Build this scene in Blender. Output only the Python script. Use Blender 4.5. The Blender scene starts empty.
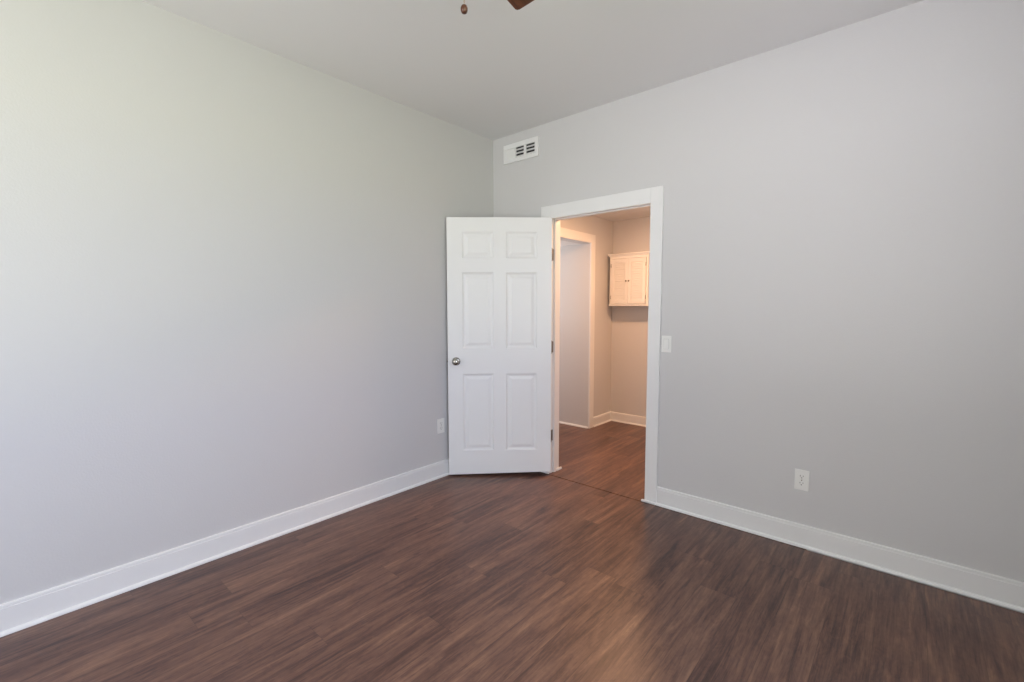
import bpy, bmesh, math, random
from mathutils import Vector, Matrix, Euler
random.seed(7)
S = bpy.context.scene
C = S.collection
PI = math.pi

# ------------------------------------------------------------------ camera
cam_d = bpy.data.cameras.new('camera')
cam = bpy.data.objects.new('camera', cam_d)
C.objects.link(cam)
cam_d.sensor_fit = 'HORIZONTAL'
cam_d.sensor_width = 36.0
cam_d.lens = 36.0 * 460.73 / 1024.0
cam_d.clip_start = 0.02
cam_d.clip_end = 300
PITCH, YAW, ROLL = 0.072526, 0.713587, 0.000772
cam.matrix_world = (Matrix.Translation((2.7475, -2.9335, 1.3285))
                    @ Matrix.Rotation(YAW, 4, 'Z') @ Matrix.Rotation(PI / 2 - PITCH, 4, 'X')
                    @ Matrix.Rotation(-ROLL, 4, 'Z'))
S.camera = cam

# ------------------------------------------------------------------ view
S.view_settings.view_transform = 'Standard'
S.view_settings.look = 'None'
S.view_settings.gamma = 1.0
S.view_settings.use_curve_mapping = False
S.view_settings.exposure = 0.13
S.cycles.max_bounces = 14
S.cycles.diffuse_bounces = 10
S.cycles.glossy_bounces = 5
S.cycles.transparent_max_bounces = 8
S.cycles.sample_clamp_indirect = 6.0
S.cycles.use_denoising = True

# ------------------------------------------------------------------ world: bright sky over a lawn, seen only through the windows
# towards +x: blue sky over grass; towards -y: white cloud over an added pale ground as neutral fill
SKY_EX, SKY_EY, GND_EX, GND_EY = 7.6, 5.6, 6.5, 11.2
SKY_X, SKY_Y = (0.72, 0.83, 1.08), (0.93, 0.92, 0.93)
LAWN_X, GND_FILL_Y = (0.86, 0.94, 0.66), (0.93, 0.92, 0.93)
W = bpy.data.worlds.new('world')
S.world = W
W.use_nodes = True
nt = W.node_tree
nt.nodes.clear()


def wmix(fac, a, b):
    k = nt.nodes.new('ShaderNodeMix')
    k.data_type = 'RGBA'
    nt.links.new(fac, k.inputs['Factor'])
    for sock, v in ((k.inputs[6], a), (k.inputs[7], b)):
        if isinstance(v, tuple):
            sock.default_value = (*v, 1)
        else:
            nt.links.new(v, sock)
    return k.outputs[2]


def wrange(src, lo, hi):
    k = nt.nodes.new('ShaderNodeMapRange')
    k.interpolation_type = 'SMOOTHSTEP'
    k.inputs['From Min'].default_value = lo
    k.inputs['From Max'].default_value = hi
    nt.links.new(src, k.inputs['Value'])
    return k.outputs['Result']


tc = nt.nodes.new('ShaderNodeTexCoord')
sp = nt.nodes.new('ShaderNodeSeparateXYZ')
nt.links.new(tc.outputs['Generated'], sp.inputs[0])
xy = nt.nodes.new('ShaderNodeMath')
xy.operation = 'ADD'
nt.links.new(sp.outputs['X'], xy.inputs[0])
nt.links.new(sp.outputs['Y'], xy.inputs[1])
side = wrange(xy.outputs[0], -0.4, 0.4)
up = wrange(sp.outputs['Z'], -0.03, 0.03)
sc_ = lambda c, k: tuple(v * k for v in c)
sky = wmix(side, sc_(SKY_Y, SKY_EY), sc_(SKY_X, SKY_EX))
gnd = wmix(side, sc_(GND_FILL_Y, GND_EY), sc_(LAWN_X, GND_EX))
bg = nt.nodes.new('ShaderNodeBackground')
wo = nt.nodes.new('ShaderNodeOutputWorld')
nt.links.new(wmix(up, gnd, sky), bg.inputs['Color'])
nt.links.new(bg.outputs[0], wo.inputs[0])

# room measures
RX, RY, H = 3.62, -4.55, 2.74          # right wall plane, rear wall plane, ceiling
T = 0.11                               # partition thickness
JL, JR, JT = 0.612, 1.417, 2.017       # door opening
HX0, HX1, HY0, HY1, HH = 0.112, 2.35, T, 1.885, 2.312   # hall
NY0, NY1, NH, NX = 0.50, 1.389, 2.014, -1.35           # passage off the hall
WIN1 = (-3.85, -1.70, 0.72, 2.28)      # y0,y1,z0,z1 of window in the right wall
WIN2 = (0.55, 2.10, 0.80, 2.25)        # x0,x1,z0,z1 of unseen rear window, placed to light the back wall
WIN3 = (0.58, 1.30, 0.90, 1.94)        # y0,y1,z0,z1 of unseen passage window, added for cool light


def portal(name, loc, rot, sx, sy):
    l = bpy.data.lights.new(name, 'AREA')
    l.shape = 'RECTANGLE'
    l.size, l.size_y = sx, sy
    l.cycles.is_portal = True
    o = bpy.data.objects.new(name, l)
    o.location, o.rotation_euler = loc, rot
    C.objects.link(o)


portal('window_portal', (RX + 0.10, (WIN1[0] + WIN1[1]) / 2, (WIN1[2] + WIN1[3]) / 2), (0, PI / 2, 0), WIN1[3] - WIN1[2], WIN1[1] - WIN1[0])
portal('window_portal', ((WIN2[0] + WIN2[1]) / 2, RY - 0.10, (WIN2[2] + WIN2[3]) / 2), (PI / 2, 0, 0), WIN2[1] - WIN2[0], WIN2[3] - WIN2[2])
portal('window_portal', (NX - 0.10, (WIN3[0] + WIN3[1]) / 2, (WIN3[2] + WIN3[3]) / 2), (0, -PI / 2, 0), WIN3[3] - WIN3[2], WIN3[1] - WIN3[0])


# ------------------------------------------------------------------ materials
def new_mat(name):
    m = bpy.data.materials.new(name)
    m.use_nodes = True
    n = m.node_tree
    b = n.nodes['Principled BSDF']
    return m, n, b


def paint(name, col, rough, bump_scale=0, bump=0.0, spec=0.5, vary=0.0):
    m, n, b = new_mat(name)
    b.inputs['Base Color'].default_value = (*col, 1)
    b.inputs['Roughness'].default_value = rough
    b.inputs['Specular IOR Level'].default_value = spec
    t = n.nodes.new('ShaderNodeTexCoord')
    if bump:
        no = n.nodes.new('ShaderNodeTexNoise')
        no.inputs['Scale'].default_value = bump_scale
        no.inputs['Detail'].default_value = 4
        bu = n.nodes.new('ShaderNodeBump')
        bu.inputs['Strength'].default_value = bump
        bu.inputs['Distance'].default_value = 0.004
        n.links.new(t.outputs['Object'], no.inputs['Vector'])
        n.links.new(no.outputs['Fac'], bu.inputs['Height'])
        n.links.new(bu.outputs['Normal'], b.inputs['Normal'])
    if vary:
        n2 = n.nodes.new('ShaderNodeTexNoise')
        n2.inputs['Scale'].default_value = 2.5
        n2.inputs['Detail'].default_value = 3
        r = n.nodes.new('ShaderNodeMapRange')
        r.inputs['To Min'].default_value = rough - vary
        r.inputs['To Max'].default_value = rough + vary
        n.links.new(t.outputs['Object'], n2.inputs['Vector'])
        n.links.new(n2.outputs['Fac'], r.inputs['Value'])
        n.links.new(r.outputs['Result'], b.inputs['Roughness'])
    return m


def metal(name, col, rough):
    m, n, b = new_mat(name)
    b.inputs['Base Color'].default_value = (*col, 1)
    b.inputs['Metallic'].default_value = 1
    b.inputs['Roughness'].default_value = rough
    no = n.nodes.new('ShaderNodeTexNoise')
    no.inputs['Scale'].default_value = 60
    r = n.nodes.new('ShaderNodeMapRange')
    r.inputs['To Min'].default_value = rough * 0.8
    r.inputs['To Max'].default_value = rough * 1.2
    n.links.new(no.outputs['Fac'], r.inputs['Value'])
    n.links.new(r.outputs['Result'], b.inputs['Roughness'])
    return m


def plank_floor():
    m, n, b = new_mat('dark_wood_planks')
    N, L = n.nodes, n.links

    def math_(op, a, bb=None, cc=None):
        x = N.new('ShaderNodeMath')
        x.operation = op
        for i, v in enumerate((a, bb, cc)):
            if v is None:
                continue
            if isinstance(v, (int, float)):
                x.inputs[i].default_value = v
            else:
                L.new(v, x.inputs[i])
        return x.outputs[0]

    t = N.new('ShaderNodeTexCoord')
    s = N.new('ShaderNodeSeparateXYZ')
    L.new(t.outputs['Object'], s.inputs[0])
    X, Y = s.outputs['X'], s.outputs['Y']
    PW, PL = 0.163, 1.22
    xs = math_('DIVIDE', math_('SUBTRACT', X, 0.084), PW)
    col = math_('FLOOR', xs)
    fx = math_('FRACT', xs)
    wn = N.new('ShaderNodeTexWhiteNoise')
    wn.noise_dimensions = '1D'
    L.new(math_('ADD', col, 3.7), wn.inputs['W'])
    ys = math_('ADD', math_('DIVIDE', Y, PL), math_('MULTIPLY', wn.outputs['Value'], 7.31))
    row = math_('FLOOR', ys)
    fy = math_('FRACT', ys)
    pid = math_('ADD', math_('MULTIPLY', col, 17.13), math_('MULTIPLY', row, 5.71))
    wr = N.new('ShaderNodeTexWhiteNoise')
    wr.noise_dimensions = '1D'
    L.new(pid, wr.inputs['W'])
    rnd = wr.outputs['Value']

    def noise(sx, sy, detail, dist, rough=0.55):
        cx = N.new('ShaderNodeCombineXYZ')
        L.new(math_('MULTIPLY', X, sx), cx.inputs[0])
        L.new(math_('MULTIPLY', Y, sy), cx.inputs[1])
        L.new(math_('MULTIPLY', rnd, 61.0), cx.inputs[2])
        no = N.new('ShaderNodeTexNoise')
        no.inputs['Scale'].default_value = 1.0
        no.inputs['Detail'].default_value = detail
        no.inputs['Roughness'].default_value = rough
        no.inputs['Distortion'].default_value = dist
        L.new(cx.outputs[0], no.inputs['Vector'])
        return no.outputs['Fac']

    broad = noise(13.0, 1.1, 4, 1.8, 0.6)   # light and dark bands along the board
    grain = noise(40.0, 2.4, 6, 1.3, 0.70)  # streaks
    fine = noise(210.0, 8.0, 3, 0.3, 0.7)   # pores
    fig = noise(26.0, 13.0, 3, 2.2, 0.6)    # feathery figure
    v = math_('ADD', math_('MULTIPLY', broad, 0.50), math_('MULTIPLY', grain, 0.50))
    v = math_('ADD', v, math_('MULTIPLY', math_('SUBTRACT', fine, 0.5), 0.20))
    v = math_('ADD', v, math_('MULTIPLY', math_('SUBTRACT', fig, 0.5), 0.16))
    v = math_('ADD', v, math_('MULTIPLY', math_('SUBTRACT', rnd, 0.5), 0.07))
    ramp = N.new('ShaderNodeValToRGB')
    e = ramp.color_ramp.elements
    e[0].position, e[0].color = 0.31, (0.030, 0.0140, 0.0125, 1)
    e[1].position, e[1].color = 0.72, (0.285, 0.160, 0.098, 1)
    for p, c in ((0.42, (0.078, 0.0370, 0.0290, 1)), (0.50, (0.125, 0.0620, 0.0455, 1)), (0.60, (0.190, 0.100, 0.068, 1))):
        k = e.new(p)
        k.color = c
    L.new(v, ramp.inputs[0])
    # joints between boards
    ex = math_('MINIMUM', fx, math_('SUBTRACT', 1.0, fx))
    ey = math_('MINIMUM', fy, math_('SUBTRACT', 1.0, fy))
    jx = math_('LESS_THAN', math_('MULTIPLY', ex, PW), 0.0011)
    jy = math_('LESS_THAN', math_('MULTIPLY', ey, PL), 0.0011)
    j = math_('MAXIMUM', jx, jy)
    mixc = N.new('ShaderNodeMix')
    mixc.data_type = 'RGBA'
    L.new(math_('MULTIPLY', j, 0.35), mixc.inputs['Factor'])
    L.new(ramp.outputs['Color'], mixc.inputs[6])
    mixc.inputs[7].default_value = (0.016, 0.009, 0.008, 1)
    L.new(mixc.outputs[2], b.inputs['Base Color'])
    rr = N.new('ShaderNodeMapRange')
    L.new(grain, rr.inputs['Value'])
    rr.inputs['From Min'].default_value = 0.25
    rr.inputs['From Max'].default_value = 0.75
    rr.inputs['To Min'].default_value = 0.30
    rr.inputs['To Max'].default_value = 0.42
    L.new(rr.outputs['Result'], b.inputs['Roughness'])
    b.inputs['Specular IOR Level'].default_value = 0.5
    bu = N.new('ShaderNodeBump')
    bu.inputs['Strength'].default_value = 0.12
    bu.inputs['Distance'].default_value = 0.0015
    L.new(math_('SUBTRACT', math_('ADD', grain, math_('MULTIPLY', fine, 0.5)), math_('MULTIPLY', j, 1.0)), bu.inputs['Height'])
    L.new(bu.outputs['Normal'], b.inputs['Normal'])
    return m


def fan_wood():
    m, n, b = new_mat('walnut_blade')
    t = n.nodes.new('ShaderNodeTexCoord')
    mp = n.nodes.new('ShaderNodeMapping')
    mp.inputs['Scale'].default_value = (4, 45, 20)
    no = n.nodes.new('ShaderNodeTexNoise')
    no.inputs['Scale'].default_value = 1.0
    no.inputs['Detail'].default_value = 5
    no.inputs['Distortion'].default_value = 0.8
    r = n.nodes.new('ShaderNodeValToRGB')
    r.color_ramp.elements[0].position, r.color_ramp.elements[0].color = 0.3, (0.035, 0.010, 0.005, 1)
    r.color_ramp.elements[1].position, r.color_ramp.elements[1].color = 0.75, (0.19, 0.065, 0.028, 1)
    n.links.new(t.outputs['Object'], mp.inputs[0])
    n.links.new(mp.outputs[0], no.inputs['Vector'])
    n.links.new(no.outputs['Fac'], r.inputs[0])
    n.links.new(r.outputs[0], b.inputs['Base Color'])
    b.inputs['Roughness'].default_value = 0.35
    return m


M = {}
M['wall'] = paint('grey_wall_paint', (0.606, 0.600, 0.604), 0.55, 120, 0.16, 0.35)
M['ceiling'] = paint('grey_ceiling_paint', (0.760, 0.760, 0.765), 0.8, 140, 0.10, 0.25)
M['trim'] = paint('white_trim_paint', (0.78, 0.78, 0.78), 0.38, 90, 0.02, 0.5, 0.05)
M['door'] = paint('white_door_paint', (0.80, 0.80, 0.805), 0.36, 120, 0.02, 0.5, 0.05)
M['plastic'] = paint('white_plastic', (0.80, 0.80, 0.78), 0.32, 60, 0.01)
M['cabinet'] = paint('white_cabinet_paint', (0.80, 0.79, 0.77), 0.4, 80, 0.02)
M['dark'] = paint('dark_recess_shade', (0.025, 0.025, 0.027), 0.8, 40, 0.02)  # near-black, stands in for the shade behind the vent louvers
M['gap'] = paint('grey_rocker_shadow_gap', (0.50, 0.50, 0.50), 0.5, 40, 0.02)  # grey stands in for the shadow gap round the rocker
M['slot'] = paint('outlet_slot', (0.07, 0.07, 0.07), 0.6, 40, 0.02)
M['nickel'] = metal('satin_nickel', (0.40, 0.385, 0.35), 0.24)
M['hinge'] = metal('dull_nickel', (0.25, 0.235, 0.215), 0.42)
M['bronze'] = metal('dark_bronze', (0.16, 0.085, 0.05), 0.38)
M['brass'] = metal('aged_brass', (0.45, 0.28, 0.13), 0.3)
M['vent'] = paint('white_vent_enamel', (0.78, 0.78, 0.78), 0.4, 60, 0.01)
M['floor'] = plank_floor()
M['fan_wood'] = fan_wood()
m, n, b = new_mat('window_glass')
tr = n.nodes.new('ShaderNodeBsdfTransparent')
gl = n.nodes.new('ShaderNodeBsdfGlossy')
gl.inputs['Roughness'].default_value = 0.02
ms = n.nodes.new('ShaderNodeMixShader')
ms.inputs[0].default_value = 0.06
n.links.new(tr.outputs[0], ms.inputs[1])
n.links.new(gl.outputs[0], ms.inputs[2])
n.links.new(ms.outputs[0], n.nodes['Material Output'].inputs[0])
M['glass'] = m
m, n, b = new_mat('lit_lamp_glass')
b.inputs['Base Color'].default_value = (0.9, 0.85, 0.75, 1)
b.inputs['Emission Color'].default_value = (1.0, 0.535, 0.27, 1)
b.inputs['Emission Strength'].default_value = 360.0
M['lamp'] = m


# ------------------------------------------------------------------ mesh helpers
def box(bm, lo, hi, bev=0.0, seg=2):
    lo, hi = Vector(lo), Vector(hi)
    vs = [bm.verts.new((x, y, z)) for x in (lo.x, hi.x) for y in (lo.y, hi.y) for z in (lo.z, hi.z)]
    q = [(0, 1, 3, 2), (4, 6, 7, 5), (0, 4, 5, 1), (2, 3, 7, 6), (0, 2, 6, 4), (1, 5, 7, 3)]
    fs = [bm.faces.new([vs[i] for i in f]) for f in q]
    if bev:
        es = list({e for f in fs for e in f.edges})
        bmesh.ops.bevel(bm, geom=es, offset=bev, segments=seg, affect='EDGES', profile=0.5)
    return vs


def lathe(bm, prof, origin=(0, 0, 0), axis='Z', n=28):
    """prof: list of (radius, height) turned about an axis through origin"""
    rings = []
    for r, h in prof:
        ring = []
        for k in range(n):
            a = 2 * PI * k / n
            if axis == 'Z':
                p = (r * math.cos(a), r * math.sin(a), h)
            elif axis == 'Y':
                p = (r * math.cos(a), h, -r * math.sin(a))
            else:
                p = (h, r * math.cos(a), r * math.sin(a))
            ring.append(bm.verts.new(Vector(origin) + Vector(p)))
        rings.append(ring)
    for a, b_ in zip(rings, rings[1:]):
        for k in range(n):
            f = bm.faces.new((a[k], a[(k + 1) % n], b_[(k + 1) % n], b_[k]))
            f.smooth = True
    bm.faces.new(list(reversed(rings[0])))
    bm.faces.new(rings[-1])


def prism(bm, pts, z0, z1):
    lo = [bm.verts.new((x, y, z0)) for x, y in pts]
    hi = [bm.verts.new((x, y, z1)) for x, y in pts]
    bm.faces.new(list(reversed(lo)))
    bm.faces.new(hi)
    k = len(pts)
    return [bm.faces.new((lo[i], lo[(i + 1) % k], hi[(i + 1) % k], hi[i])) for i in range(k)]


def strip(bm, prof, stations):
    """prof: (d, z) outline; stations: list of function d -> (x, y): ends of a run, so mitres are exact"""
    rings = [[bm.verts.new((*st(d), z)) for d, z in prof] for st in stations]
    k = len(prof)
    for a, b_ in zip(rings, rings[1:]):
        for i in range(k):
            bm.faces.new((a[i], a[(i + 1) % k], b_[(i + 1) % k], b_[i]))
    bm.faces.new(rings[0])
    bm.faces.new(list(reversed(rings[-1])))


def obj(name, bm, mat, parent=None, recalc=True):
    if recalc:
        bmesh.ops.recalc_face_normals(bm, faces=bm.faces[:])
    me = bpy.data.meshes.new(name)
    bm.to_mesh(me)
    bm.free()
    me.materials.append(M[mat])
    o = bpy.data.objects.new(name, me)
    C.objects.link(o)
    if parent:
        o.parent = parent
    return o


def struct(name, bm, mat, parent=None, label=None):
    o = obj(name, bm, mat, parent)
    if parent is None:
        o['kind'] = 'structure'
        if label:
            o['label'] = label
    return o


def thing(name, label, cat, loc=(0, 0, 0), rotz=0.0, group=None):
    o = bpy.data.objects.new(name, None)
    o.empty_display_size = 0.05
    C.objects.link(o)
    o.location = loc
    o.rotation_euler = (0, 0, rotz)
    o['label'] = label
    o['category'] = cat
    if group:
        o['group'] = group
    return o


def NB():
    return bmesh.new()


# ------------------------------------------------------------------ room shell
b = NB(); box(b, (-0.02, RY - 0.02, -0.05), (RX + 0.02, -0.034, 0)); struct('floor', b, 'floor', label='dark brown wood plank floor of the empty room')
b = NB(); box(b, (NX - 0.02, -0.023, -0.05), (HX1 + 0.02, HY1 + 0.02, 0)); struct('floor_hall', b, 'floor', label='wood plank floor of the hall beyond the doorway')
b = NB(); box(b, (-0.02, -0.10, -0.10), (RX + 0.02, 0.10, -0.05)); struct('subfloor', b, 'dark', label='dark gap between the two floors at the doorway')
b = NB(); box(b, (-0.12, RY - 0.12, H), (RX + 0.12, T, H + 0.1)); struct('ceiling', b, 'ceiling', label='flat grey painted ceiling')
b = NB(); box(b, (-0.12, RY - 0.12, -0.05), (0, T, H)); struct('wall_left', b, 'wall', label='long light grey wall on the left')
b = NB()
box(b, (-0.12, 0, -0.05), (JL - 0.018, T, H))
box(b, (JR + 0.018, 0, -0.05), (RX + 0.12, T, H))
box(b, (JL - 0.018, 0, JT + 0.018), (JR + 0.018, T, H))
struct('wall_back', b, 'wall', label='light grey wall with the doorway')
b = NB()
y0, y1, z0, z1 = WIN1
box(b, (RX, RY - 0.12, -0.05), (RX + 0.12, y0, H)); box(b, (RX, y1, -0.05), (RX + 0.12, T, H))
box(b, (RX, y0, -0.05), (RX + 0.12, y1, z0)); box(b, (RX, y0, z1), (RX + 0.12, y1, H))
struct('wall_right', b, 'wall', label='light grey wall with a window on the right')
b = NB()
x0, x1, z0, z1 = WIN2
box(b, (-0.12, RY - 0.12, -0.05), (x0, RY, H)); box(b, (x1, RY - 0.12, -0.05), (RX + 0.12, RY, H))
box(b, (x0, RY - 0.12, -0.05), (x1, RY, z0)); box(b, (x0, RY - 0.12, z1), (x1, RY, H))
struct('wall_rear', b, 'wall', label='light grey wall with an added window behind the viewer')

# hall beyond the doorway and the passage leading off it
b = NB()
box(b, (HX0 - 0.11, NY1, -0.05), (HX0, HY1 + 0.1, HH + 0.05))
box(b, (HX0 - 0.11, T, -0.05), (HX0, NY0, HH + 0.05))
box(b, (HX0 - 0.11, NY0, NH), (HX0, NY1, HH + 0.05))
struct('wall_hall_left', b, 'wall', label='hall wall with the cased opening')
b = NB(); box(b, (HX0 - 0.11, HY1, -0.05), (HX1 + 0.1, HY1 + 0.1, HH + 0.05)); struct('wall_hall_far', b, 'wall', label='far hall wall that carries the cabinet')
b = NB(); box(b, (HX1, T, -0.05), (HX1 + 0.1, HY1 + 0.1, HH + 0.05)); struct('wall_hall_right', b, 'wall', label='hall wall out of sight on the right')
b = NB(); box(b, (HX0 - 0.11, T, HH), (HX1 + 0.1, HY1 + 0.1, HH + 0.1)); struct('ceiling_hall', b, 'ceiling', label='lower hall ceiling')
b = NB(); box(b, (NX - 0.1, NY1, -0.05), (HX0 - 0.11, NY1 + 0.1, NH + 0.05)); struct('wall_passage_far', b, 'wall', label='plain wall inside the cased opening')
b = NB(); box(b, (NX - 0.1, NY0 - 0.1, -0.05), (HX0 - 0.11, NY0, NH + 0.05)); struct('wall_passage_near', b, 'wall', label='near wall of the passage')
b = NB(); box(b, (NX - 0.1, NY0 - 0.1, NH), (HX0 - 0.11, NY1 + 0.1, NH + 0.1)); struct('ceiling_passage', b, 'ceiling', label='low grey soffit inside the cased opening')
b = NB()
y0, y1, z0, z1 = WIN3
box(b, (NX - 0.1, NY0 - 0.1, -0.05), (NX, y0, NH + 0.05)); box(b, (NX - 0.1, y1, -0.05), (NX, NY1 + 0.1, NH + 0.05))
box(b, (NX - 0.1, y0, -0.05), (NX, y1, z0)); box(b, (NX - 0.1, y0, z1), (NX, y1, NH + 0.05))
struct('wall_passage_end', b, 'wall', label='end wall of the passage with an added window')


# windows: frame, sash, pane and casing; built in a local frame: width along X, depth +Y outward, then turned
def window(name, label, width, height, loc, rotz, depth):
    b = NB()
    f = 0.045
    box(b, (-width / 2, 0.01, 0), (-width / 2 + f, depth - 0.01, height), 0.003)
    box(b, (width / 2 - f, 0.01, 0), (width / 2, depth - 0.01, height), 0.003)
    box(b, (-width / 2 + f, 0.01, 0), (width / 2 - f, depth - 0.01, f), 0.003)
    box(b, (-width / 2 + f, 0.01, height - f), (width / 2 - f, depth - 0.01, height), 0.003)
    box(b, (-width / 2 + f, 0.04, height / 2 - 0.02), (width / 2 - f, 0.07, height / 2 + 0.02), 0.003)
    w = struct(name, b, 'trim', label=label)
    w.location = loc
    w.rotation_euler = (0, 0, rotz)
    for lo, hi in ((f, height / 2 - 0.02), (height / 2 + 0.02, height - f)):
        b = NB(); box(b, (-width / 2 + f, 0.053, lo), (width / 2 - f, 0.057, hi))
        obj('pane', b, 'glass', w)
    b = NB()
    c = 0.085
    box(b, (-width / 2 - c, -0.018, -0.02), (-width / 2 + 0.005, 0, height + c), 0.002)
    box(b, (width / 2 - 0.005, -0.018, -0.02), (width / 2 + c, 0, height + c), 0.002)
    box(b, (-width / 2 + 0.005, -0.018, height - 0.005), (width / 2 - 0.005, 0, height + c), 0.002)
    box(b, (-width / 2 - c - 0.02, -0.045, -0.04), (width / 2 + c + 0.02, 0, -0.02), 0.003)
    box(b, (-width / 2 - c, -0.018, -0.13), (width / 2 + c, 0, -0.04), 0.002)
    obj('window_casing', b, 'trim', w)
    return w


window('window_1', 'white sash window in the right wall', WIN1[1] - WIN1[0], WIN1[3] - WIN1[2], (RX, (WIN1[0] + WIN1[1]) / 2, WIN1[2]), -PI / 2, 0.12)
window('fill_window_2', 'unseen white sash window added in the rear wall for light', WIN2[1] - WIN2[0], WIN2[3] - WIN2[2], ((WIN2[0] + WIN2[1]) / 2, RY, WIN2[2]), PI, 0.12)
window('fill_window_3', 'small unseen window added at the passage end for cool light', WIN3[1] - WIN3[0], WIN3[3] - WIN3[2], (NX, (WIN3[0] + WIN3[1]) / 2, WIN3[2]), PI / 2, 0.10)

# baseboards with a shoe moulding and a small cap bead
BP = [(0, 0), (0.025, 0), (0.0245, 0.007), (0.0215, 0.0125), (0.0165, 0.0160), (0.0130, 0.0165), (0.0130, 0.108),
      (0.0105, 0.1095), (0.0105, 0.1110), (0.0118, 0.1125), (0.0112, 0.1215), (0.0085, 0.1245), (0, 0.1250)]
HPROF = [(d, z * 0.84) for d, z in BP]
b = NB(); strip(b, BP, [lambda d: (d, RY + d), lambda d: (d, -d)]); struct('baseboard_left', b, 'trim', label='white baseboard along the left wall')
CW = 0.084                      # casing width
CL, CR = JL - 0.005, JR + 0.005  # casing inner edges
b = NB(); strip(b, BP, [lambda d: (d, -d), lambda d: (CL - CW, -d)]); struct('baseboard_back_left', b, 'trim', label='short white baseboard behind the open door')
b = NB(); strip(b, BP, [lambda d: (CR + CW, -d), lambda d: (RX - d, -d)]); struct('baseboard_back', b, 'trim', label='white baseboard right of the doorway')
b = NB(); strip(b, BP, [lambda d: (RX - d, -d), lambda d: (RX - d, RY + d)]); struct('baseboard_right', b, 'trim', label='white baseboard under the window')
b = NB(); strip(b, BP, [lambda d: (RX - d, RY + d), lambda d: (d, RY + d)]); struct('baseboard_rear', b, 'trim', label='white baseboard of the rear wall')
HCO = NY1 - 0.002 + CW          # hall opening casing outer edge
b = NB(); strip(b, HPROF, [lambda d: (HX0 + d, HCO), lambda d: (HX0 + d, HY1 - d)]); struct('baseboard_hall_left', b, 'trim', label='white baseboard beside the cased opening')
b = NB(); strip(b, HPROF, [lambda d: (HX0 + d, HY1 - d), lambda d: (HX1 - d, HY1 - d)]); struct('baseboard_hall_far', b, 'trim', label='white baseboard of the far hall wall')
SHOE = [(0, 0), (0.014, 0), (0.0135, 0.008), (0.010, 0.014), (0.005, 0.0175), (0, 0.018)]
b = NB(); strip(b, SHOE, [lambda d: (HX0 + 0.0, NY1 - d), lambda d: (NX, NY1 - d)]); struct('baseboard_passage', b, 'trim', label='thin shoe moulding inside the cased opening')

# doorway: casing on the room side, jambs with stops, casing on the hall side
b = NB()
HT = JT - 0.008
box(b, (CL - CW, -0.018, 0.0), (CL, 0, HT + 0.10), 0.0025)
box(b, (CR, -0.018, 0.0), (CR + CW, 0, HT + 0.10), 0.0025)
box(b, (CL, -0.0172, HT), (CR, 0, HT + 0.10), 0.0015)
struct('trim_1', b, 'trim', label='flat white casing round the doorway')
b = NB()
box(b, (JL - 0.018, 0.0, 0.0), (JL, T, JT), 0.0015)
box(b, (JR, 0.0, 0.0), (JR + 0.018, T, JT), 0.0015)
box(b, (JL - 0.018, 0.0, JT), (JR + 0.018, T, JT + 0.018), 0.0015)
box(b, (JL, 0.038, 0.0), (JL + 0.011, 0.073, JT), 0.0015)
box(b, (JR - 0.011, 0.038, 0.0), (JR, 0.073, JT), 0.0015)
box(b, (JL + 0.011, 0.038, JT - 0.011), (JR - 0.011, 0.073, JT), 0.0015)
struct('trim_2', b, 'trim', label='white door jamb with stop lining the doorway')
b = NB()
box(b, (JL - 0.005 - CW, T, 0), (JL - 0.005, T + 0.018, JT + 0.09), 0.002)
box(b, (JR + 0.005, T, 0), (JR + 0.005 + CW, T + 0.018, JT + 0.09), 0.002)
box(b, (JL - 0.005, T, JT + 0.005), (JR + 0.005, T + 0.018, JT + 0.09), 0.002)
struct('trim_3', b, 'trim', label='white casing on the hall side of the doorway')
# shoe moulding carried round the feet of the casing and into the jambs
b = NB()
box(b, (CR - 0.020, -0.030, 0), (CR + CW, -0.018, 0.017), 0.005, 3)
struct('trim_4', b, 'trim', label='small white shoe moulding at the foot of the right casing')
b = NB()
box(b, (CL - CW, -0.030, 0), (CL + 0.012, -0.018, 0.017), 0.005, 3)
box(b, (JL, 0.075, 0), (JL + 0.016, T + 0.034, 0.020), 0.005, 3)
struct('trim_5', b, 'trim', label='small white shoe moulding at the foot of the left jamb')
# cased opening in the hall
b = NB()
x0, x1 = HX0, HX0 + 0.018
box(b, (x0, NY1 - 0.002, 0), (x1, HCO, NH + 0.092), 0.002)
box(b, (x0, NY0 - CW, 0), (x1, NY0 + 0.002, NH + 0.092), 0.002)
box(b, (x0, NY0 + 0.002, NH + 0.002), (x1, NY1 - 0.002, NH + 0.092), 0.002)
struct('trim_6', b, 'trim', label='white casing round the opening in the hall')

# ------------------------------------------------------------------ the open six-panel door
DW, DT, DB, DTOP = 0.803, 0.035, 0.012, 2.013
door = bpy.data.objects.new('door_1', None)
door.empty_display_size = 0.05
C.objects.link(door)
door['kind'] = 'structure'
door['label'] = 'white six-panel door standing open against the corner'
door.location = (JL + 0.006, -0.004, 0)
door.rotation_euler = (0, 0, math.radians(-138.0))
# local: X from hinge pin to free edge, Y towards the hall face when closed
X0, X1 = 0.003, 0.003 + DW
XC = [X0, X0 + 0.112, X0 + 0.352, X0 + 0.447, X0 + 0.687, X1]
ZC = [DB, 0.207, 0.815, 1.012, 1.597, 1.703, 1.905, DTOP]
RINGS = [(0.0, 0.0), (0.006, 0.0045), (0.012, 0.0070), (0.020, 0.0082), (0.026, 0.0075), (0.042, 0.0030), (0.046, 0.0022)]


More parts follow.
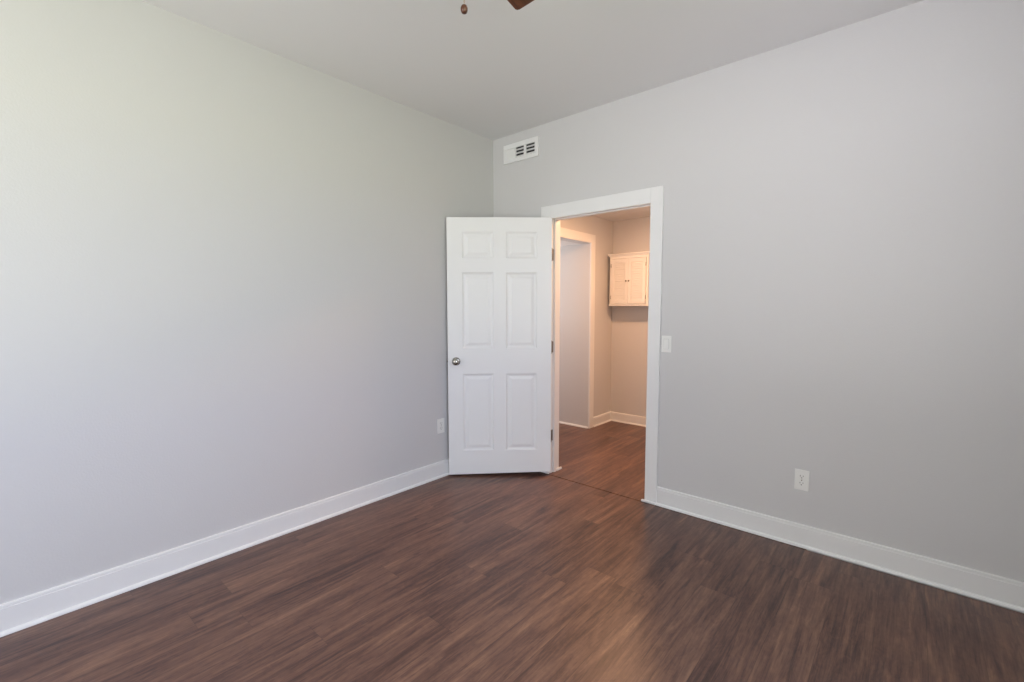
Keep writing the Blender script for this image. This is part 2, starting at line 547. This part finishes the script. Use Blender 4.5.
def door_face(bm, y, sgn):
    def V(x, z, d):
        return bm.verts.new((x, y - sgn * d, z))
    for i in range(5):
        for j in range(7):
            xa, xb, za, zb = XC[i], XC[i + 1], ZC[j], ZC[j + 1]
            if i in (1, 3) and j in (1, 3, 5):
                prev = None
                for ins, dep in RINGS:
                    ring = [V(xa + ins, za + ins, dep), V(xb - ins, za + ins, dep), V(xb - ins, zb - ins, dep), V(xa + ins, zb - ins, dep)]
                    if prev:
                        for k in range(4):
                            bm.faces.new((prev[k], prev[(k + 1) % 4], ring[(k + 1) % 4], ring[k]))
                    prev = ring
                bm.faces.new(prev)
            else:
                bm.faces.new((V(xa, za, 0), V(xb, za, 0), V(xb, zb, 0), V(xa, zb, 0)))


b = NB()
YR, YH = 0.004, 0.004 + DT
door_face(b, YH, 1)
door_face(b, YR, -1)
for xe in (X0, X1):
    for za, zb in zip(ZC, ZC[1:]):
        b.faces.new([b.verts.new(p) for p in ((xe, YR, za), (xe, YH, za), (xe, YH, zb), (xe, YR, zb))])
for ze in (DB, DTOP):
    for xa, xb in zip(XC, XC[1:]):
        b.faces.new([b.verts.new(p) for p in ((xa, YR, ze), (xa, YH, ze), (xb, YH, ze), (xb, YR, ze))])
bmesh.ops.remove_doubles(b, verts=b.verts[:], dist=0.0002)
for v in b.verts:      # the foot is planed: more clearance at the hinge side
    if v.co.z < DB + 0.001:
        v.co.z += 0.020 * (1 - (v.co.x - X0) / DW)
obj('door_leaf', b, 'door', door)
# knobs, each with its rosette
KX, KZ = X0 + DW - 0.064, 0.912
for sgn, yf in ((1, YH), (-1, YR)):
    b = NB()
    lathe(b, [(0.010, yf + sgn * 0.004), (0.010, yf + sgn * 0.024), (0.013, yf + sgn * 0.029), (0.0205, yf + sgn * 0.034), (0.0255, yf + sgn * 0.043),
              (0.0265, yf + sgn * 0.050), (0.0245, yf + sgn * 0.058), (0.019, yf + sgn * 0.0635), (0.010, yf + sgn * 0.066), (0.002, yf + sgn * 0.0665)], (KX, 0, KZ), 'Y')
    k = obj('door_knob', b, 'nickel', door)
    b = NB()
    lathe(b, [(0.0325, yf), (0.0325, yf + sgn * 0.002), (0.030, yf + sgn * 0.005), (0.020, yf + sgn * 0.008), (0.011, yf + sgn * 0.009)], (KX, 0, KZ), 'Y')
    obj('rosette', b, 'nickel', k)
b = NB()
box(b, (X1 - 0.0005, YR + 0.006, KZ - 0.028), (X1 + 0.001, YH - 0.006, KZ + 0.028), 0.0004)
box(b, (X1, YR + 0.012, KZ - 0.009), (X1 + 0.010, YH - 0.010, KZ + 0.009), 0.003)
obj('latch_plate', b, 'nickel', door)
inv = Matrix.Rotation(math.radians(138.0), 4, 'Z')
for hz in (0.308, 1.018, 1.738):
    b = NB()
    lathe(b, [(0.0055, hz - 0.045), (0.0055, hz + 0.045)], (0, 0, 0), 'Z', 16)
    lathe(b, [(0.0068, hz + 0.045), (0.0068, hz + 0.049), (0.003, hz + 0.052)], (0, 0, 0), 'Z', 16)
    lathe(b, [(0.003, hz - 0.052), (0.0068, hz - 0.049), (0.0068, hz - 0.045)], (0, 0, 0), 'Z', 16)
    box(b, (0.0005, 0.0, hz - 0.044), (0.0029, 0.034, hz + 0.044), 0.0006)      # leaf on the door edge
    vs = box(b, (-0.0060, 0.0, hz - 0.044), (-0.0036, 0.033, hz + 0.044))       # leaf on the jamb
    for v in vs:
        v.co = inv @ v.co
    obj('hinge', b, 'hinge', door)


# ------------------------------------------------------------------ wall plates; local frame: X along the wall, -Y out of the wall
def duplex_outlet(label, loc, rotz):
    t = thing('wall_outlet', label, 'outlet', loc, rotz)
    b = NB(); box(b, (-0.035, -0.006, -0.0575), (0.035, 0, 0.0575), 0.0022, 3); obj('cover_plate', b, 'plastic', t)
    for s in (-1, 1):
        zc = s * 0.0195
        b = NB()
        pts = []
        for k in range(28):
            a = 2 * PI * k / 28
            pts.append((max(-0.0145, min(0.0145, 0.0172 * math.cos(a))), 0.0142 * math.sin(a)))
        f = prism(b, [(x, z) for x, z in pts], 0, 0.0018)
        for v in b.verts:
            v.co = Vector((v.co.x, -0.0058 - v.co.z, zc + v.co.y))
        r = obj('receptacle', b, 'plastic', t)
        b = NB()
        box(b, (-0.0082, -0.0081, zc + 0.000), (-0.0058, -0.0074, zc + 0.0088))
        box(b, (0.0058, -0.0081, zc + 0.001), (0.0082, -0.0074, zc + 0.0080))
        lathe(b, [(0.0027, -0.0081), (0.0027, -0.0074)], (0, 0, zc - 0.0065), 'Y', 14)
        obj('slots', b, 'slot', r)
    b = NB(); lathe(b, [(0.003, -0.0074), (0.003, -0.0058)], (0, 0, 0), 'Y', 14); obj('screw', b, 'nickel', t)
    return t


duplex_outlet('white duplex outlet low on the grey wall right of the doorway', (2.331, 0, 0.375), 0)
duplex_outlet('white outlet low on the left wall beside the free edge of the open door', (0, -0.615, 0.405), PI / 2)

t = thing('light_switch', 'white rocker light switch just right of the doorway casing', 'light switch', (1.5455, 0, 1.090), 0)
b = NB(); box(b, (-0.0325, -0.006, -0.054), (0.0325, 0, 0.054), 0.0022, 3); obj('cover_plate', b, 'plastic', t)
b = NB(); box(b, (-0.0172, -0.0068, -0.0335), (0.0172, -0.0055, 0.0335), 0.0004); obj('rocker_frame', b, 'gap', t)
b = NB()
vs = box(b, (-0.0155, -0.0085, -0.032), (0.0155, -0.006, 0.032))
for v in vs:
    if v.co.y < -0.008:
        v.co.y = -0.0072 if v.co.z > 0 else -0.0105
obj('rocker', b, 'plastic', t)
for z in (-0.048, 0.048):
    b = NB(); lathe(b, [(0.0028, -0.0072), (0.0028, -0.0058)], (0, 0, z), 'Y', 12); obj('screw', b, 'plastic', t)

# ------------------------------------------------------------------ air register near the corner
VW, VH = 0.362, 0.150
t = thing('wall_vent', 'white metal air vent high on the wall beside the room corner', 'vent', (0.308, 0, 2.586), 0)
b = NB()
E, DP = 0.026, 0.014
SX = [-VW / 2 + 0.030, -VW / 2 + 0.120, -VW / 2 + 0.131, -VW / 2 + 0.217, -VW / 2 + 0.238, -VW / 2 + 0.327]
ZA, ZB = -0.046, 0.036
box(b, (-VW / 2, -DP, ZB), (VW / 2, 0, VH / 2), 0.003)
box(b, (-VW / 2, -DP, -VH / 2), (VW / 2, 0, ZA), 0.003)
box(b, (-VW / 2, -DP, ZA), (SX[0], 0, ZB), 0.0015)
box(b, (SX[5], -DP, ZA), (VW / 2, 0, ZB), 0.0015)
box(b, (SX[1], -DP, ZA), (SX[2], 0, ZB), 0.001)
box(b, (SX[3], -DP, ZA), (SX[4], 0, ZB), 0.001)
obj('frame', b, 'vent', t)
b = NB(); box(b, (SX[0] - 0.002, -0.0012, ZA - 0.002), (SX[5] + 0.002, -0.0002, ZB + 0.002)); obj('duct_shade_panel', b, 'dark', t)  # dark sheet paints the shade of a duct; the wall has no hole
for q in range(3):
    b = NB()
    xa, xb = SX[2 * q], SX[2 * q + 1]
    if q == 0:       # upright vanes turned to the left, seen flat on
        nv = 7
        for k in range(nv):
            x = xa + (k + 0.5) * (xb - xa) / nv
            vs = box(b, (-0.0085, -0.0006, ZA), (0.0085, 0.0006, ZB))
            for v in vs:
                v.co = Matrix.Rotation(math.radians(38), 4, 'Z') @ v.co + Vector((x, -0.0068, 0))
    else:            # level louvers
        nv = 3
        pitch = (ZB - ZA) / nv
        for k in range(nv):
            z = ZA + (k + 0.30) * pitch
            vs = box(b, (xa, -0.0070, -0.0007), (xb, 0.0070, 0.0007))
            for v in vs:
                v.co = Matrix.Rotation(math.radians(-32), 4, 'X') @ Vector((0, v.co.y, v.co.z)) + Vector((v.co.x, -0.0075, z))
    obj('louver', b, 'vent', t)
for x in (-VW / 2 + 0.012, VW / 2 - 0.012):
    b = NB(); lathe(b, [(0.004, -DP - 0.0012), (0.004, -DP + 0.001)], (x, 0, 0), 'Y', 12); obj('screw', b, 'vent', t)

# ------------------------------------------------------------------ white louvred cabinet on the far hall wall
CWD, CHT, CDP = 0.455, 0.548, 0.165
t = thing('wall_cabinet', 'white two-door cabinet with louvered doors hung on the far hall wall', 'cabinet', (0.398, HY1, 1.345), 0)
b = NB()
hw = CWD / 2
box(b, (-hw, -CDP, 0.018), (-hw + 0.016, 0, CHT), 0.001)
box(b, (hw - 0.016, -CDP, 0.018), (hw, 0, CHT), 0.001)
box(b, (-hw + 0.016, -0.006, 0.018), (hw - 0.016, 0, CHT))
box(b, (-hw + 0.016, -CDP, CHT - 0.016), (hw - 0.016, -0.006, CHT))
box(b, (-hw, -CDP - 0.001, 0.018), (-hw + 0.022, -CDP + 0.006, CHT), 0.001)
box(b, (hw - 0.022, -CDP - 0.001, 0.018), (hw, -CDP + 0.006, CHT), 0.001)
box(b, (-hw + 0.022, -CDP - 0.001, CHT - 0.030), (hw - 0.022, -CDP + 0.006, CHT), 0.001)
obj('body', b, 'cabinet', t)
b = NB()
box(b, (-hw - 0.008, -CDP - 0.010, CHT), (hw + 0.008, 0, CHT + 0.012), 0.003)
box(b, (-hw - 0.016, -CDP - 0.020, CHT + 0.012), (hw + 0.016, 0, CHT + 0.026), 0.004)
obj('crown', b, 'cabinet', t)
b = NB()
box(b, (-hw - 0.006, -CDP - 0.012, 0), (hw + 0.006, 0, 0.018), 0.004)
obj('base_shelf', b, 'cabinet', t)
zb, zt = 0.024, CHT - 0.034
for s in (-1, 1):
    xa, xb = (-hw + 0.025, -0.0015) if s < 0 else (0.0015, hw - 0.025)
    ya, yb = -CDP - 0.014, -CDP + 0.002
    b = NB()
    box(b, (xa, ya, zb), (xa + 0.034, yb, zt), 0.0015)
    box(b, (xb - 0.034, ya, zb), (xb, yb, zt), 0.0015)
    box(b, (xa + 0.034, ya, zt - 0.040), (xb - 0.034, yb, zt), 0.0015)
    box(b, (xa + 0.034, ya, zb), (xb - 0.034, yb, zb + 0.040), 0.0015)
    box(b, (xa + 0.034, yb - 0.003, zb + 0.04), (xb - 0.034, yb, zt - 0.04))
    d = obj('door', b, 'cabinet', t)
    b = NB()
    ns = 16
    for k in range(ns):
        z = zb + 0.04 + (k + 0.5) * (zt - zb - 0.08) / ns
        vs = box(b, (xa + 0.033, -0.0125, -0.0017), (xb - 0.033, 0.0125, 0.0017))
        for v in vs:
            v.co = Matrix.Rotation(math.radians(66), 4, 'X') @ Vector((0, v.co.y, v.co.z)) + Vector((v.co.x, (ya + yb) / 2 + 0.0005, z))
    obj('louvers', b, 'cabinet', d)
    b = NB()
    kx = xb - 0.014 if s < 0 else xa + 0.014
    lathe(b, [(0.004, ya), (0.004, ya - 0.010), (0.0085, ya - 0.014), (0.0095, ya - 0.019), (0.007, ya - 0.024), (0.001, ya - 0.0255)], (kx, 0, 0.272), 'Y', 18)
    obj('knob', b, 'nickel', d)
    for hz in (zb + 0.07, zt - 0.07):
        b = NB()
        hx = xa - 0.002 if s < 0 else xb + 0.002
        lathe(b, [(0.003, hz - 0.02), (0.003, hz + 0.02)], (hx, ya - 0.001, 0), 'Z', 10)
        obj('hinge', b, 'nickel', d)

# ------------------------------------------------------------------ warm flush lamp of the hall (its light spills through the doorway)
t = thing('ceiling_light', 'round flush lamp glowing warm in the hall ceiling', 'lamp', (1.06, 0.80, HH), 0)
b = NB(); lathe(b, [(0.118, 0.0), (0.118, -0.006), (0.110, -0.012), (0.098, -0.012), (0.094, -0.006)], (0, 0, 0), 'Z', 40); obj('base_ring', b, 'nickel', t)
b = NB(); lathe(b, [(0.0935, -0.006), (0.0935, -0.014), (0.080, -0.020), (0.045, -0.024), (0.004, -0.025)], (0, 0, 0), 'Z', 40); obj('lamp_lens', b, 'lamp', t)

# ------------------------------------------------------------------ ceiling fan: only one blade tip and the chain fob reach into the photograph
FZ = 2.45
t = thing('ceiling_fan', 'dark brown ceiling fan whose blade tip and pull chain fob show at the top edge', 'ceiling fan', (1.721, -2.065, FZ), 0)
b = NB(); lathe(b, [(0.070, H - FZ), (0.070, H - FZ - 0.020), (0.055, H - FZ - 0.050), (0.022, H - FZ - 0.066)], (0, 0, 0), 'Z', 32); obj('canopy', b, 'bronze', t)
b = NB(); lathe(b, [(0.0125, 0.10), (0.0125, H - FZ - 0.06)], (0, 0, 0), 'Z', 20); obj('downrod', b, 'bronze', t)
b = NB()
lathe(b, [(0.020, 0.125), (0.055, 0.115), (0.088, 0.095), (0.102, 0.065), (0.102, 0.030), (0.090, 0.008), (0.070, 0.0)], (0, 0, 0), 'Z', 40)
obj('motor_housing', b, 'bronze', t)
b = NB()
lathe(b, [(0.060, 0.0), (0.066, -0.020), (0.064, -0.060), (0.050, -0.078), (0.012, -0.084), (0.008, -0.096), (0.001, -0.099)], (0, 0, 0), 'Z', 36)
obj('switch_housing', b, 'bronze', t)
R0, R1, HWD = 0.165, 0.535, 0.062
A0 = PI / 2 + math.radians(9.5)
for k in range(5):
    a = A0 + 2 * PI * k / 5
    b = NB()
    pts = []
    outline = [(R0, -0.046), (R0 + 0.05, -0.055), (R1 - 0.012, -HWD), (R1 - 0.004, -HWD + 0.004), (R1, -HWD + 0.012),
               (R1, HWD - 0.012), (R1 - 0.004, HWD - 0.004), (R1 - 0.012, HWD), (R0 + 0.05, 0.055), (R0, 0.046)]
    prism(b, outline, -0.003, 0.003)
    bl = obj('blade', b, 'fan_wood', t)
    bl.rotation_euler = Euler((math.radians(-11), 0, a), 'XYZ')
    bl.location = (0, 0, 0.004)
    b = NB()
    prism(b, [(0.075, -0.016), (0.15, -0.012), (0.185, -0.030), (0.235, -0.030), (0.245, -0.015), (0.245, 0.015), (0.235, 0.030), (0.185, 0.030), (0.15, 0.012), (0.075, 0.016)], -0.007, -0.0028)
    for px, py in ((0.205, -0.018), (0.205, 0.018), (0.232, 0.0)):
        lathe(b, [(0.005, -0.009), (0.005, -0.006)], (px, py, 0), 'Z', 10)
    obj('blade_iron', b, 'bronze', bl)
# pull chain and its turned wooden fob
chx, chy = 0.029, 0.078
fobz = 2.170 - FZ
b = NB()
z = -0.055
while z > fobz + 0.017:
    lathe(b, [(0.0005, z + 0.0016), (0.0016, z), (0.0005, z - 0.0016)], (chx, chy, 0), 'Z', 8)
    z -= 0.0036
lathe(b, [(0.0005, -0.05), (0.0005, fobz + 0.012)], (chx, chy, 0), 'Z', 6)
lathe(b, [(0.0035, -0.062), (0.0045, -0.056), (0.0045, -0.046)], (chx * 0.72, chy * 0.72, 0), 'Z', 10)
ch = obj('pull_chain', b, 'brass', t)
b = NB()
lathe(b, [(0.003, fobz + 0.0125), (0.0075, fobz + 0.0095), (0.0100, fobz + 0.003), (0.0098, fobz - 0.003), (0.0075, fobz - 0.009), (0.0030, fobz - 0.0115)], (chx, chy, 0), 'Z', 18)
obj('chain_fob', b, 'fan_wood', ch)
